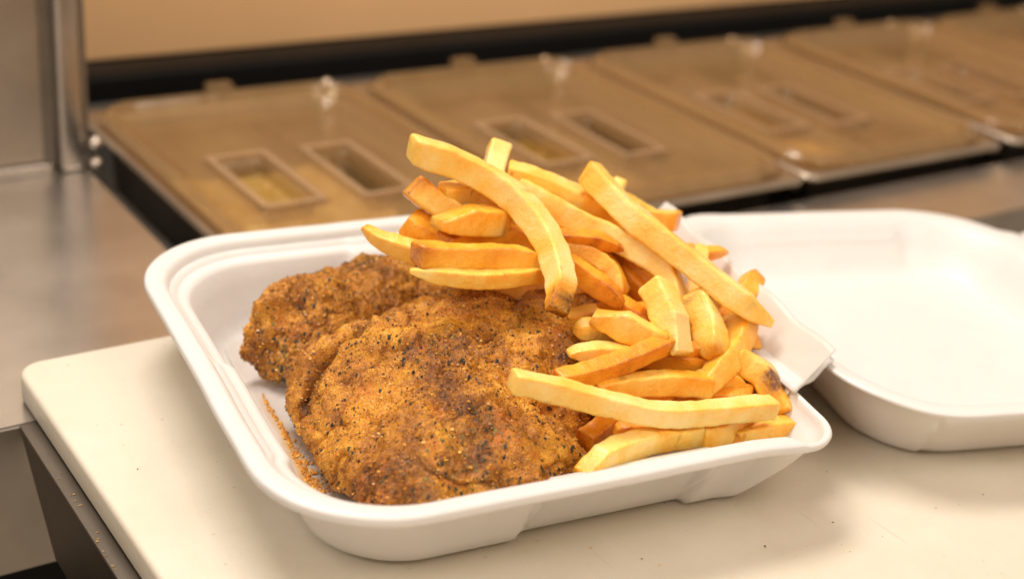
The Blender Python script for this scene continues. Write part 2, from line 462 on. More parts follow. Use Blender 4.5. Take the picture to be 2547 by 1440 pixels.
# crumbs on the board
def specks(name, P, sizes, shade, matl, parent=None, seed=1, nrm=None, flat=0.6):
    """one joined mesh of small irregular solids (octahedra)"""
    rng = np.random.default_rng(seed); n = len(P)
    base = np.array([(1,0,0),(-1,0,0),(0,1,0),(0,-1,0),(0,0,1),(0,0,-1)], float)
    fb = np.array([(0,2,4),(2,1,4),(1,3,4),(3,0,4),(2,0,5),(1,2,5),(3,1,5),(0,3,5)])
    s = np.asarray(sizes)[:, None, None] * rng.uniform(0.55, 1.3, (n, 6, 1))
    V = base[None] * s; V[:, :, 2] *= flat
    a = rng.uniform(0, 6.28, n); ca, sa = np.cos(a), np.sin(a)
    x = V[:, :, 0] * ca[:, None] - V[:, :, 1] * sa[:, None]; y = V[:, :, 0] * sa[:, None] + V[:, :, 1] * ca[:, None]
    V = np.stack([x, y, V[:, :, 2]], 2)
    if nrm is not None:
        # shear the flat pieces on to the surface's slope
        g = nrm / np.maximum(nrm[:, 2:3], 0.6)
        V[:, :, 2] -= V[:, :, 0] * g[:, None, 0] + V[:, :, 1] * g[:, None, 1]
    V = V + np.asarray(P)[:, None, :]
    F = (fb[None] + (np.arange(n) * 6)[:, None, None]).reshape(-1, 3)
    o = mesh_obj(name, V.reshape(-1, 3), F, matl, parent, smooth=False, attrs={'shade': np.repeat(shade, 6)})
    return o
rng = np.random.default_rng(3)
P = np.column_stack([rng.uniform(15.5, 50, 260), rng.uniform(28, 50, 260), np.full(260, 0.015)])
o = specks('board_crumbs', P, 0.014 + 0.05 * rng.random(260) ** 3.5, rng.random(260) ** 1.5, CRUMB, seed=5)
tag(o, 'tiny dark and yellow crumbs scattered on the cream cutting board', 'crumbs', kind='stuff')
P = np.column_stack([rng.uniform(13.55, 13.9, 16), rng.uniform(41, 50, 16), np.full(16, -1.34)])
o = specks('shelf_crumbs', P, 0.03 + 0.04 * rng.random(16), 0.3 + 0.3 * rng.random(16), CRUMB, seed=6)
tag(o, 'small tan crumbs caught along the left edge of the dark shelf', 'crumbs', kind='stuff')

# ------------------------------------------------------------------ food pans and their lids
def make_pan():
    t = empty('food_pan')
    w, d = 18.5, 26.4
    rings = []
    for ins, z in ((0.0, -0.35), (0.0, -0.12), (0.12, 0.0), (0.9, 0.0), (1.1, -0.15), (1.35, -1.0), (1.9, -9.5), (3.0, -10)):
        p = rrect(w / 2 - ins, d / 2 - ins, [max(0.9 - ins * 0.1, 0.6)] * 4, 4, 6)
        rings.append(np.column_stack([p, np.full(len(p), z)]))
    V = np.vstack(rings); n = len(rings[0])
    F = [tuple(x) for x in grid_faces(len(rings), n, wrap_v=True)[:, ::-1].tolist()]
    F.append(tuple(range((len(rings) - 1) * n, len(rings) * n)))
    mesh_obj('pan_body', V, F, PANSTEEL, t)
    return t
def make_lid():
    t = empty('slotted_cover')
    w, d = 18.3, 25.6
    nu, nv = 89, 128
    u = np.linspace(-w / 2, w / 2, nu); v_ = np.linspace(-d / 2, d / 2, nv)
    U, V_ = np.meshgrid(u, v_, indexing='ij')
    q = np.maximum(np.abs(U) - (w / 2 - 3.2), 0); r = np.maximum(np.abs(V_) - (d / 2 - 3.2), 0)
    e = 3.2 - np.hypot(q, r)          # distance in from the rounded outline
    z = 0.45 * smooth01(e / 0.5)
    z = z + 0.28 * np.exp(-((e - 0.95) / 0.28) ** 2)
    z = z - 0.75 * smooth01((e - 1.20) / 0.25) - 0.35 * smooth01((e - 1.8) / 0.2) - 0.25 * smooth01((e - 2.4) / 0.2)
    z = z + 0.22 * np.exp(-((U / 1.3) ** 2)) * smooth01((e - 3.0) / 0.2)
    holes = [(-4.25, -1.45, -4.2, 3.2), (1.7, 4.1, -4.6, 3.0)]
    for (a, b_, c_, d_) in holes:
        cx, cy, hx, hy = (a + b_) / 2, (c_ + d_) / 2, (b_ - a) / 2, (d_ - c_) / 2
        sd = np.maximum(np.abs(U - cx) - hx, np.abs(V_ - cy) - hy)
        z = z + 0.32 * np.exp(-((sd - 0.35) / 0.28) ** 2) - 0.9 * smooth01(-sd / 0.3)
    keep_v = np.column_stack([U.ravel(), V_.ravel(), z.ravel()])
    F = grid_faces(nu, nv)
    cen = keep_v[F].mean(1)
    ev = e.ravel()
    ok = (ev[F] > 0.0).all(1)
    inh = np.zeros(len(cen), bool)
    for hx0 in holes:
        inh |= (cen[:, 0] > hx0[0] + 0.25) & (cen[:, 0] < hx0[1] - 0.25) & (cen[:, 1] > hx0[2] + 0.25) & (cen[:, 1] < hx0[3] - 0.25)
    F = F[ok & ~inh]
    o = mesh_obj('lid_plate', keep_v, F, CLEAR, t)
    s = o.modifiers.new('solid', 'SOLIDIFY'); s.thickness = 0.0022; s.offset = -1
    for (a, b_, c_, d_) in holes:
        for nm, lo, hi in (('slot_frame', (a - 0.55, c_ - 0.55, -0.72), (b_ + 0.55, d_ + 0.55, -0.42)),):
            V = []; F = []
            for (x0, x1, y0, y1) in ((lo[0], hi[0], lo[1], c_ - 0.1), (lo[0], hi[0], d_ + 0.1, hi[1]), (lo[0], a - 0.1, c_ - 0.1, d_ + 0.1), (b_ + 0.1, hi[0], c_ - 0.1, d_ + 0.1)):
                n = len(V)
                V += [(x0, y0, lo[2]), (x1, y0, lo[2]), (x1, y1, lo[2]), (x0, y1, lo[2]), (x0, y0, hi[2]), (x1, y0, hi[2]), (x1, y1, hi[2]), (x0, y1, hi[2])]
                F += [tuple(n + k for k in f_) for f_ in ((0, 3, 2, 1), (4, 5, 6, 7), (0, 1, 5, 4), (1, 2, 6, 5), (2, 3, 7, 6), (3, 0, 4, 7))]
            mesh_obj(nm, V, F, CLEAR2, t, smooth=False)
    box('lift_tab', (-0.9, d / 2 - 0.5, 0.30), (0.9, d / 2 + 0.55, 0.95), CLEAR, t, 0.25)
    return t
def copy_tree(root):
    r = root.copy(); COL.objects.link(r)
    for ch in list(root.children):
        c = ch.copy(); COL.objects.link(c); c.parent = r
    return r
def make_food(col0, col1, seed, cx, cy):
    nu, nv = 60, 84
    u = np.linspace(-7.2, 7.2, nu); v_ = np.linspace(-11.2, 11.2, nv)
    U, V_ = np.meshgrid(u, v_, indexing='ij')
    p = np.column_stack([U.ravel(), V_.ravel(), np.zeros(nu * nv)])
    z = -4.7 + (2.2 * smooth01((-V_.ravel() - 3.5) / 4) if seed == 0 else 0) + 0.35 * fbm(p * 0.25, seed, 2) + 0.25 * fbm(p * 1.4, seed + 3, 2)
    edge = np.maximum(np.abs(U).ravel() / 7.2, np.abs(V_).ravel() / 11.2)
    z = z - 3.0 * smooth01((edge - 0.93) / 0.07)
    p[:, 2] = z
    m, nt, b = mat('pan_food_%s' % ['corn', 'sauce', 'stew', 'cheese', 'curry'][seed])
    c = coords(nt); n1 = noise(nt, c, 70, 4, 0.6)
    nt.links.new(mixc(nt, ramp(nt, n1, [(0.35, (0, 0, 0)), (0.65, (1, 1, 1))]), col0, col1), b.inputs['Base Color'])
    b.inputs['Roughness'].default_value = 0.4
    o = mesh_obj('pan_food', p, grid_faces(nu, nv), m)
    o.location = (cx * CM, cy * CM, 0)
    return o
pan0 = make_pan(); lid0 = make_lid()
PX0 = 36.0; PITCH = 18.6; PY = 72.4
side = ['leftmost, nearest the steel guard', 'second from the steel guard', 'in the middle of the row', 'fourth from the steel guard', 'rightmost, cut off by the right frame edge']
foods = [((0.66, 0.42, 0.10), (0.90, 0.74, 0.34), 'yellow grainy food in the leftmost pan by the steel guard'),
         ((0.42, 0.27, 0.06), (0.66, 0.44, 0.12), 'olive brown food in the second pan from the steel guard'),
         ((0.46, 0.26, 0.05), (0.72, 0.45, 0.13), 'brown food in the middle pan of the row'),
         ((0.66, 0.33, 0.05), (0.85, 0.50, 0.10), 'orange brown food in the fourth pan from the guard'),
         ((0.92, 0.46, 0.07), (0.98, 0.66, 0.22), 'bright orange food in the rightmost pan of the row')]
for i in range(5):
    p_ = pan0 if i == 0 else copy_tree(pan0)
    l_ = lid0 if i == 0 else copy_tree(lid0)
    x = PX0 + PITCH * i + (1.0 if i > 2 else 0)
    p_.location = (x * CM, PY * CM, 0.0); l_.location = (x * CM, PY * CM, 0.0012)
    tag(p_, 'steel food pan sunk in the counter, ' + side[i], 'food pan', 'food pans in the counter well')
    tag(l_, 'smoky clear slotted cover over a food pan, ' + side[i], 'pan cover', 'clear covers on the food pans')
    fo = make_food(foods[i][0], foods[i][1], i, x, PY)
    tag(fo, foods[i][2], 'food', kind='stuff')
# small bolts on the rail between the pans
for i in range(5):
    x = PX0 + PITCH * (i + 0.5) + (0.5 if i == 2 else 1.0 if i > 2 else 0)
    o = ball('rail_bolt', 0.45, BOLTM, None, (0, 0, 0), 0.7)
    o.location = (x * CM, 0.882, -0.0075)
    tag(o, ['small round bolt on the rail behind the gap between first and second pan',
            'small round bolt on the rail behind the gap between second and middle pan',
            'small round bolt on the rail behind the gap between middle and fourth pan',
            'small round bolt on the rail behind the gap between fourth and last pan',
            'small round bolt on the rail at far right behind the last pan'][i], 'bolt', 'bolts on the pan rail')
o = box('pan_rail', (25.3, 85.6, -1.9), (137, 89.6, -1.0), STEEL_DK, None, 0.1); tag(o, 'dark steel rail running behind the row of food pans', 'rail')
for i in range(4):
    x = PX0 + PITCH * (i + 0.5) + (0.5 if i == 2 else 1.0 if i > 2 else 0)
    o = box('divider_bar', (-0.35, 60.2, -1.2), (0.35, 85.4, -0.45), PANSTEEL, None, 0.12)
    o.location = (x * CM, 0, 0)
    tag(o, ['steel divider bar between the leftmost and second pans', 'steel divider bar between the second and middle pans',
            'steel divider bar between the middle and fourth pans', 'steel divider bar between the fourth and rightmost pans'][i], 'divider bar', 'divider bars between the pans')

# ------------------------------------------------------------------ the foam takeout container
def foam_half(name, par, M, hw, hd, radii, h, profile, dent, n_side=150, n_arc=30, wobble=0.03, seed=0, profile2=None, weight=None):
    """a foam tray; profile = (inset, z) from under the middle outside, over the rim, to the floor inside"""
    rings = []
    for k, (ins, z) in enumerate(profile):
        rr_ = [max(r - ins * 0.55, 0.8) for r in radii]
        p = rrect(hw - ins, hd - ins, rr_, n_side, n_arc)
        rings.append(np.column_stack([p, np.full(len(p), z)]))
    n = len(rings[0])
    if profile2 is not None:
        rim = rrect(hw, hd, radii, n_side, n_arc); wt = weight(rim[:, 0], rim[:, 1])[:, None]
        for k, (ins, z) in enumerate(profile2):
            p = rrect(hw - ins, hd - ins, [max(r - ins * 0.55, 0.8) for r in radii], n_side, n_arc)
            rings[k] = rings[k] * (1 - wt) + np.column_stack([p, np.full(len(p), z)]) * wt
    V = np.vstack(rings)
    V = dent(V)
    V[:, 2] += wobble * fbm(V * 0.22, seed, 2) * smooth01(V[:, 2] / 2.0)
    V[:, :2] += (wobble * 0.7 * fbm(V * 0.3, seed + 9, 2))[:, None] * smooth01(V[:, 2:3] / 2.0)
    Vw = (M @ np.column_stack([V, np.ones(len(V))]).T).T[:, :3]
    F = [tuple(x) for x in grid_faces(len(rings), n, wrap_v=True)[:, ::-1].tolist()]
    F.append(tuple(range(n - 1, -1, -1)))
    F.append(tuple(range((len(rings) - 1) * n, len(rings) * n)))
    o = mesh_obj(name, Vw, F, FOAM, par)
    return o, rings
TH = math.radians(-7.5); E1 = np.array([math.cos(TH), math.sin(TH)]); E2 = np.array([-E1[1], E1[0]])
TC = np.array([16.4, 33.4]) + 10.75 * E1 + 11.8 * E2
THW, THD = 10.75, 11.8
box_t = empty('takeout_container', (TC[0], TC[1], 0.02), TH)
tag(box_t, 'open white foam takeout container with hinged lid holding fried cutlets and fries', 'takeout container')
PROF = [(3.6, 0.0), (3.05, 0.02), (2.7, 0.12), (2.45, 0.35), (2.25, 0.8), (1.75, 2.0), (1.30, 3.2), (1.05, 3.54), (0.80, 3.60), (0.20, 3.58), (0.04, 3.62), (0.0, 3.70),
        (0.0, 3.90), (0.06, 3.99), (0.20, 4.02), (0.58, 4.02), (0.74, 3.97), (0.86, 3.82), (0.93, 3.55), (1.03, 3.36), (1.42, 3.30), (1.60, 3.24), (1.72, 3.08), (2.02, 2.2), (2.42, 1.1), (2.65, 0.62), (2.95, 0.38), (3.5, 0.28), (4.2, 0.26)]
PROF2 = [(3.6, 0.0), (3.05, 0.02), (2.6, 0.12), (2.3, 0.35), (2.0, 0.8), (1.15, 2.0), (0.55, 3.2), (0.36, 3.42), (0.26, 3.50), (0.16, 3.55), (0.08, 3.62), (0.03, 3.70),
         (0.0, 3.80), (0.03, 3.88), (0.10, 3.93), (0.18, 3.92), (0.24, 3.87), (0.29, 3.78), (0.33, 3.66), (0.38, 3.52), (0.50, 3.35), (0.60, 3.2), (0.72, 3.0), (1.15, 2.2), (1.95, 1.1), (2.4, 0.62), (2.8, 0.38), (3.5, 0.28), (4.2, 0.26)]
def tray_dent(V):
    V = V.copy(); x, y, z = V[:, 0].copy(), V[:, 1].copy(), V[:, 2].copy()
    low = smooth01((3.45 - z) / 0.5)
    # pressed-in middle section of the front wall, its edges slanting
    a0 = -1.6 - 0.55 * z * 0 + 0.9 * (z / 3.4); a1 = 5.6 + 0.05 * z
    m = smooth01((x - (a0 - 0.1)) / 0.2) * smooth01(((a1 + 0.1) - x) / 0.2)
    V[:, 1] += np.where(y < -THD + 3.4, 0.42 * m * low, 0)
    V[:, 1] -= np.where(y > THD - 3.4, 0.34 * m * low, 0)
    # same on the left wall
    low2 = smooth01((3.62 - z) / 0.15)
    m = smooth01((y + 6.3) / 0.5) * smooth01((1.3 - y) / 0.5)
    V[:, 0] += np.where(x < -THW + 3.4, 0.20 * m * low2, 0)
    V[:, 2] *= 0.965
    # the front right corner of the rim dips towards the hinge
    r = np.hypot(x - THW, y + THD)
    k = smooth01(1.25 - r / 3.6) * smooth01((z - 2.6) / 0.8)
    V[:, 2] -= 0.25 * k
    return V
tray, _ = foam_half('tray', box_t, np.eye(4), THW, THD, [4.7, 1.8, 2.4, 4.7], 4.0, PROF, tray_dent, seed=2, profile2=PROF2, weight=lambda x, y: smooth01((x - 8.5) / 0.55))

# lid: same moulding, shallower rim, twisted a little and lying open
LU = math.radians(-18)
f1 = np.array([math.cos(LU), math.sin(LU)]); f2 = np.array([-f1[1], f1[0]])
LHW, LHD = 9.2, 11.3
LC = np.array([39.3, 31.2]) + LHW * f1 + LHD * f2
PROF_L = [(3.4, 0.0), (2.9, 0.02), (2.5, 0.14), (2.25, 0.4), (2.0, 1.0), (1.4, 2.5), (1.05, 3.15), (0.85, 3.25), (0.3, 3.24), (0.08, 3.28), (0.0, 3.36),
          (0.05, 3.48), (0.2, 3.52), (0.6, 3.52), (0.85, 3.46), (1.05, 3.30), (1.25, 3.1), (1.7, 1.9), (2.3, 0.75), (2.6, 0.42), (3.0, 0.28), (3.8, 0.25)]
def lid_dent(V):
    V = V.copy(); x, y, z = V[:, 0].copy(), V[:, 1].copy(), V[:, 2].copy()
    low = smooth01((3.15 - z) / 0.5)
    m = smooth01((x + 4.85) / 0.2) * smooth01((4.6 - x) / 1.2)
    V[:, 1] -= np.where(y > LHD - 3.4, 0.35 * m * low, 0)
    V[:, 1] += np.where(y < -LHD + 3.4, 0.25 * m * low, 0)
    # the rim rises to meet the hinge
    V[:, 2] += 0.50 * smooth01((-x - 5.5) / 5) * smooth01(z / 3.2)
    V[:, 2] *= 1 - 0.24 * smooth01((y + LHD) / (2 * LHD))
    # small latch notch in the far rim
    m2 = smooth01((y - 1.0) / 0.5) * smooth01((8.0 - y) / 0.5)
    V[:, 0] += np.where((x > LHW - 1.0), 0.55 * m2 * smooth01((z - 3.0) / 0.2), 0)
    return V
# matrix from lid frame to container frame
def rel(c, ang, tilt=0.0):
    d = c - TC
    M = np.eye(4); a = ang - TH
    Rz = np.array([[math.cos(a), -math.sin(a), 0], [math.sin(a), math.cos(a), 0], [0, 0, 1]])
    Ry = np.array([[math.cos(tilt), 0, math.sin(tilt)], [0, 1, 0], [-math.sin(tilt), 0, math.cos(tilt)]])
    M[:3, :3] = Rz @ Ry
    M[0, 3], M[1, 3] = d @ E1, d @ E2
    return M
ML = rel(LC, LU, 0.0)
lidf, _ = foam_half('lid', box_t, ML, LHW, LHD, [4.9, 4.4, 5.2, 3.2], 3.4, PROF_L, lid_dent, seed=8)
# hinge: a creased foam web between the two rims
nh, nw = 60, 9
A = np.array([(THW - 0.35, y, 3.90) for y in np.linspace(-THD + 3.2, THD - 2.6, nh)])
Bl = np.array([(-LHW + 0.35, y, 3.96) for y in np.linspace(-LHD + 4.0, LHD - 2.4, nh)])
Bl[:, 2] *= 1 - 0.24 * smooth01((Bl[:, 1] + LHD) / (2 * LHD))
A[:, 2] = 3.72
B_ = (ML @ np.column_stack([Bl, np.ones(nh)]).T).T[:, :3]
V = []
for i in range(nh):
    for j in range(nw):
        s = j / (nw - 1); p = A[i] * (1 - s) + B_[i] * s
        V.append((p[0], p[1], p[2] + 0.10 * math.sin(s * math.pi * 3) * (1 if 0.1 < s < 0.9 else 0) + 0.04))
hg = mesh_obj('hinge', V, grid_faces(nh, nw), FOAM, box_t)
s_ = hg.modifiers.new('solid', 'SOLIDIFY'); s_.thickness = 0.0018; s_.offset = -1
# latch tab on the far edge of the lid
tb = box('latch_tab', (-0.1, -2.6, -0.14), (1.5, 2.6, 0.14), FOAM, box_t, 0.12)
Mt = Matrix([list(r) for r in ML]); Mt = Matrix.Translation((Mt[0][3] * CM, Mt[1][3] * CM, 0)) @ Matrix.Rotation(LU - TH, 4, 'Z')
tb.matrix_local = Mt @ Matrix.Translation(((LHW + 0.3) * CM, 4.4 * CM, 2.86 * CM))

def tray_wall(x, y):
    """height of the tray's inner surface at local x, y"""
    hw, hd, r = THW, THD, 3.6
    q = np.maximum(np.abs(x) - (hw - r), 0); s = np.maximum(np.abs(y) - (hd - r), 0)
    ins = np.minimum(r - np.hypot(q, s), np.minimum(hw - np.abs(x), hd - np.abs(y)))
    pi = np.array([-1, 0.0, 0.3, 0.74, 0.95, 1.45, 1.74, 2.02, 2.42, 2.65, 2.95, 3.5])
    pz = np.array([4.02, 4.02, 4.04, 4.0, 3.7, 3.55, 3.3, 2.2, 1.1, 0.62, 0.38, 0.28])
    a = np.interp(ins, pi, pz)
    p2 = np.interp(ins, [-1, 0, 0.2, 0.35, 0.72, 1.15, 1.95, 2.4, 2.8, 3.5], [3.9, 3.9, 3.9, 3.6, 3.0, 2.2, 1.1, 0.62, 0.38, 0.28])
    w2 = smooth01((x - 7.9) / 0.8)
    return (a * (1 - w2) + p2 * w2) * 0.965

STREAK = [(22.03, 48.09, 0.60), (21.73, 46.55, 0.60), (21.47, 44.80, 0.60), (21.12, 43.05, 0.60), (20.77, 41.49, 0.60), (20.56, 40.06, 0.60)]
def to_world(P):
    P = np.asarray(P, float)
    return np.column_stack([TC[0] + P[:, 0] * E1[0] + P[:, 1] * E2[0], TC[1] + P[:, 0] * E1[1] + P[:, 1] * E2[1], P[:, 2] + 0.02])
def polydist(P, L):
    """distance in xy from points to polyline and the position along it 0..1"""
    L = np.asarray(L, float); best = np.full(len(P), 1e9); pos = np.zeros(len(P))
    m = len(L) - 1
    for k in range(m):
        a, b = L[k, :2], L[k + 1, :2]; ab = b - a
        t = np.clip(((P[:, :2] - a) @ ab) / (ab @ ab), 0, 1)
        d = np.hypot(*(P[:, :2] - (a + t[:, None] * ab)).T)
        u = d < best; best[u] = d[u]; pos[u] = ((k + t) / m)[u]
    return best, pos

# paper liner
def liner_z(x, y):
    z = tray_wall(x, y) + 0.07
    z = np.maximum(z, (0.30 + 1.04 * np.maximum(x - 7.6, 0)) * smooth01((x - 7.0) / 2.0))
    P = np.column_stack([x, y, z])
    z = z + 0.14 * np.abs(fbm(P * np.array([0.5, 0.22, 0.3]), 21, 2)) + 0.05 * np.abs(fbm(P * 1.3, 5, 2))
    return z + smooth01((x - 10.5) / 2) * 0.10 * np.sin(y * 1.5 + 0.6)
def liner():
    n = 110
    A_, B2, C_, D_ = np.array([-7.4, 8.9]), np.array([-8.0, -7.8]), np.array([12.3, -8.3]), np.array([12.9, 5.6])
    s = np.linspace(0, 1, n); U, V_ = np.meshgrid(s, s, indexing='ij')
    U = U.ravel()[:, None]; V_ = V_.ravel()[:, None]
    XY = (B2 * (1 - U) + C_ * U) * (1 - V_) + (A_ * (1 - U) + D_ * U) * V_
    x, y = XY[:, 0], XY[:, 1]
    P = np.column_stack([x, y, liner_z(x, y)])
    gd, gp = polydist(to_world(P), STREAK)
    grease = np.exp(-(gd / (0.16 + 0.20 * gp)) ** 2) * smooth01(gp / 0.1) * (0.5 + 0.5 * gp)
    o = mesh_obj('paper_liner', P, grid_faces(n, n), PAPER, None, attrs={'grease': grease})
    o.location = box_t.location; o.rotation_euler = box_t.rotation_euler
    m = o.modifiers.new('solid', 'SOLIDIFY'); m.thickness = 0.00012
    tag(o, 'white waxed paper liner with a greasy orange edge lying in the takeout box', 'paper liner')
    return o
liner()
rng = np.random.default_rng(12)
n = 620
u = rng.random(n) ** 0.5
SP = catmull(STREAK, 200)
C0 = SP[np.clip((u * 199).astype(int), 0, 199)]
wd = 0.05 + 0.30 * smooth01((u - 0.4) / 0.5) * (0.4 + 0.9 * np.abs(np.sin(u * 40)))
C0 = C0 + np.column_stack([np.abs(rng.normal(0, 1, n)) * wd + rng.normal(0, 0.03, n), rng.normal(0, 0.05, n), np.zeros(n)])
loc_ = (C0[:, :2] - TC); lx = loc_ @ E1; ly = loc_ @ E2
C0[:, 2] = liner_z(lx, ly) + 0.03 + 0.05 * rng.random(n)
o = specks('breading_crumbs', C0, 0.022 + 0.085 * rng.random(n) ** 3, 0.3 + 0.7 * rng.random(n), ORANGE, seed=8, flat=0.9)
tag(o, 'orange breading crumbs stuck along the left edge of the paper liner', 'crumbs', kind='stuff')

# ------------------------------------------------------------------ fried cutlets
def cutlet(label, outline, centre, T, Tb, ridges, bumps, herbs, darks, seed, ns=880, nt=290, exp=0.46, sharp=0.72):
    O = catmull(outline, ns, closed=True); c = np.array(centre, float)
    pf = np.linspace(0.0, math.pi, 6000)      # stations evenly spaced along the section
    rf = np.clip(np.sin(pf), 0, 1) ** exp * 7.0; zf = np.sign(np.cos(pf)) * np.abs(np.cos(pf)) ** sharp * T
    al = np.concatenate([[0], np.cumsum(np.hypot(np.diff(rf), np.diff(zf)))])
    ph = np.interp(np.linspace(0, al[-1], nt), al, pf)
    r = np.clip(np.sin(ph), 0, 1) ** exp
    zz = np.sign(np.cos(ph)) * np.abs(np.cos(ph)) ** sharp
    r = r / r.max()
    P = c[None, None] + r[None, :, None] * (O[:, None] - c[None, None])
    thick = np.where(zz > 0, T, Tb) * zz
    P[:, :, 2] += thick[None]
    upw = smooth01((zz + 0.15) / 0.5)[None].repeat(ns, 0).ravel()
    P = P.reshape(-1, 3)
    # outward direction (approx)
    out = np.zeros((ns, nt, 3))
    out[:, :, :2] = (O[:, None, :2] - c[:2]); out[:, :, :2] /= np.linalg.norm(out[:, :, :2], axis=2, keepdims=True)
    out[:, :, :2] *= np.sin(ph)[None, :, None] ** 2.5; out[:, :, 2] = np.cos(ph)[None] * 0.9
    out /= np.linalg.norm(out, axis=2, keepdims=True); out = out.reshape(-1, 3)
    z0 = P[:, 2].copy()
    dk = np.zeros(len(P))
    for (L, amp, w, fade) in ridges:
        d, pos = polydist(P, L)
        g = np.exp(-(d / w) ** 2)
        if fade: g = g * smooth01(pos / 0.15) * smooth01((1 - pos) / 0.15)
        P[:, 2] += amp * g * upw
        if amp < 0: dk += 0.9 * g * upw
    for (cc, amp, w) in bumps:
        d = np.hypot(P[:, 0] - cc[0], P[:, 1] - cc[1]); P[:, 2] += amp * np.exp(-(d / w) ** 2) * upw
    rg = 1 - np.abs(vnoise(P * 0.55 + 0.3 * vnoise(P * 1.3, seed + 60)[:, None], seed + 61)) * 2
    lump = 0.27 * fbm(P * 0.42, seed, 2) + 0.20 * fbm(P * 1.1, seed + 5, 2) - 0.19 * np.clip(rg, 0, 1) ** 3 + 0.09 * np.abs(vnoise(P * 2.1, seed + 62)) + 0.070 * fbm(P * 2.6, seed + 7, 2) + 0.042 * np.abs(fbm(P * 7.0, seed + 11, 2)) + 0.012 * fbm(P * 16.0, seed + 13, 1)
    P = P + out * lump[:, None]
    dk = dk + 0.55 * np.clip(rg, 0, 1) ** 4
    herb = np.zeros(len(P))
    for (cc, w) in herbs:
        herb = np.maximum(herb, np.exp(-((P[:, 0] - cc[0]) ** 2 + (P[:, 1] - cc[1]) ** 2) / w ** 2))
    for (cc, w) in darks:
        dk = np.maximum(dk, np.exp(-((P[:, 0] - cc[0]) ** 2 + (P[:, 1] - cc[1]) ** 2) / w ** 2))
    F = grid_faces(ns, nt, wrap_u=True)
    t = empty('fried_cutlet', c.tolist()); tag(t, label, 'fried cutlet', 'fried cutlets in the takeout box')
    mesh_obj('meat', P - c, F, CUTLET, t, attrs={'herb': herb, 'dark': np.clip(dk, 0, 1)})
    # loose breading grains and pepper flakes on the upper side
    G = P.reshape(ns, nt, 3)
    du = np.roll(G, -3, 0) - np.roll(G, 3, 0); dv = np.roll(G, -3, 1) - np.roll(G, 3, 1)
    nr = np.cross(dv, du); nr /= np.maximum(np.linalg.norm(nr, axis=2, keepdims=True), 1e-9)
    if nr[:, nt // 5, 2].mean() < 0: nr = -nr
    rng = np.random.default_rng(seed)
    # area-weighted choice
    areaw = np.linalg.norm(np.cross(dv, du), axis=2); areaw[:, ph > 0.62 * math.pi] = 0; areaw[:, :2] = 0
    w_ = (areaw / areaw.sum()).ravel()
    def pick(n, extra=None):
        ww = w_ if extra is None else w_ * extra
        ww = ww / ww.sum()
        idx = rng.choice(len(ww), n, p=ww); a = idx
        return idx
    idx = pick(11000)
    Q = P[idx] + nr.reshape(-1, 3)[idx] * 0.012 + rng.normal(0, 0.012, (len(idx), 3))
    specks('breading', Q - c, 0.014 + 0.026 * rng.random(len(idx)) ** 2, np.clip(rng.normal(0.52, 0.27, len(idx)) - 0.35 * dk[idx], 0, 1), GRAIN, t, seed + 1, flat=1.0)['kind'] = 'stuff'
    idx = pick(2600, 0.3 + dk)
    Q = P[idx] + nr.reshape(-1, 3)[idx] * 0.01
    specks('crust_crumbs', Q - c, 0.035 + 0.075 * rng.random(len(idx)) ** 2.5, np.clip(rng.normal(0.5, 0.2, len(idx)) - 0.3 * dk[idx], 0, 1), GRAIN, t, seed + 3, flat=0.8)['kind'] = 'stuff'
    idx = pick(1500, 0.35 + 0.65 * smooth01(fbm(P * 0.6, seed + 40, 2) + 0.6))
    idx2 = pick(200, herb + 0.01)
    idx = np.concatenate([idx, idx2])
    sz = 0.026 + 0.058 * rng.random(len(idx)) ** 2.8
    Q = P[idx] + nr.reshape(-1, 3)[idx] * 0.02
    sh = rng.random(len(idx)) ** 1.6 * 0.75; sh[-200:] = 0.3 + 0.7 * rng.random(200)
    specks('pepper_flakes', Q - c, sz, sh, PEPPER, t, seed + 2, nrm=nr.reshape(-1, 3)[idx], flat=0.6)['kind'] = 'stuff'
    return t

back_out = [(21.71, 49.19, 2.00), (22.33, 49.64, 2.90), (24.09, 50.48, 3.30), (26.26, 51.07, 3.40), (28.38, 51.40, 3.40), (30.31, 51.20, 3.30), (31.95, 50.42, 3.10), (32.91, 49.17, 2.80), (32.51, 47.78, 2.20), (29.31, 47.51, 1.80), (26.36, 47.43, 1.50), (23.86, 46.86, 1.30), (22.76, 47.57, 1.20), (22.15, 48.57, 1.40)]
cutlet('smaller fried breaded cutlet at the back of the box, partly under fries', back_out, (26.13, 48.86, 2.40), 1.15, 1.0,
       [([(21.96, 46.67, 3.00), (24.29, 47.12, 3.20), (27.58, 47.71, 3.20), (30.47, 47.95, 3.20)], -0.28, 0.35, True),
        ([(23.46, 49.13, 3.00), (26.38, 49.05, 3.40), (29.06, 48.98, 3.40)], 0.22, 0.8, True)],
       [((23.00, 48.53, 3.00), 0.15, 1.0), ((28.54, 49.85, 3.60), 0.18, 0.8)],
       [((27.92, 50.55, 3.80), 0.7), ((22.63, 47.31, 2.00), 0.8)], [((21.75, 48.48, 2.00), 0.7)], 31, ns=640, nt=230)
front_out = [(22.18, 45.57, 2.50), (23.09, 45.58, 3.10), (24.40, 45.25, 3.60), (26.62, 45.36, 3.90), (28.69, 45.09, 4.30), (30.83, 44.81, 4.60), (32.93, 44.38, 4.80), (34.16, 43.17, 4.60), (34.17, 41.23, 3.90), (32.61, 39.17, 3.40),
             (31.21, 37.82, 2.80), (30.78, 37.31, 2.20), (29.77, 37.08, 1.70), (28.93, 35.41, 1.90), (27.00, 34.50, 2.20), (24.34, 34.81, 2.20), (22.00, 35.18, 2.10), (20.82, 36.25, 1.80), (21.12, 38.74, 1.40), (21.27, 41.27, 1.20), (21.39, 43.41, 1.40), (21.76, 45.02, 1.80)]
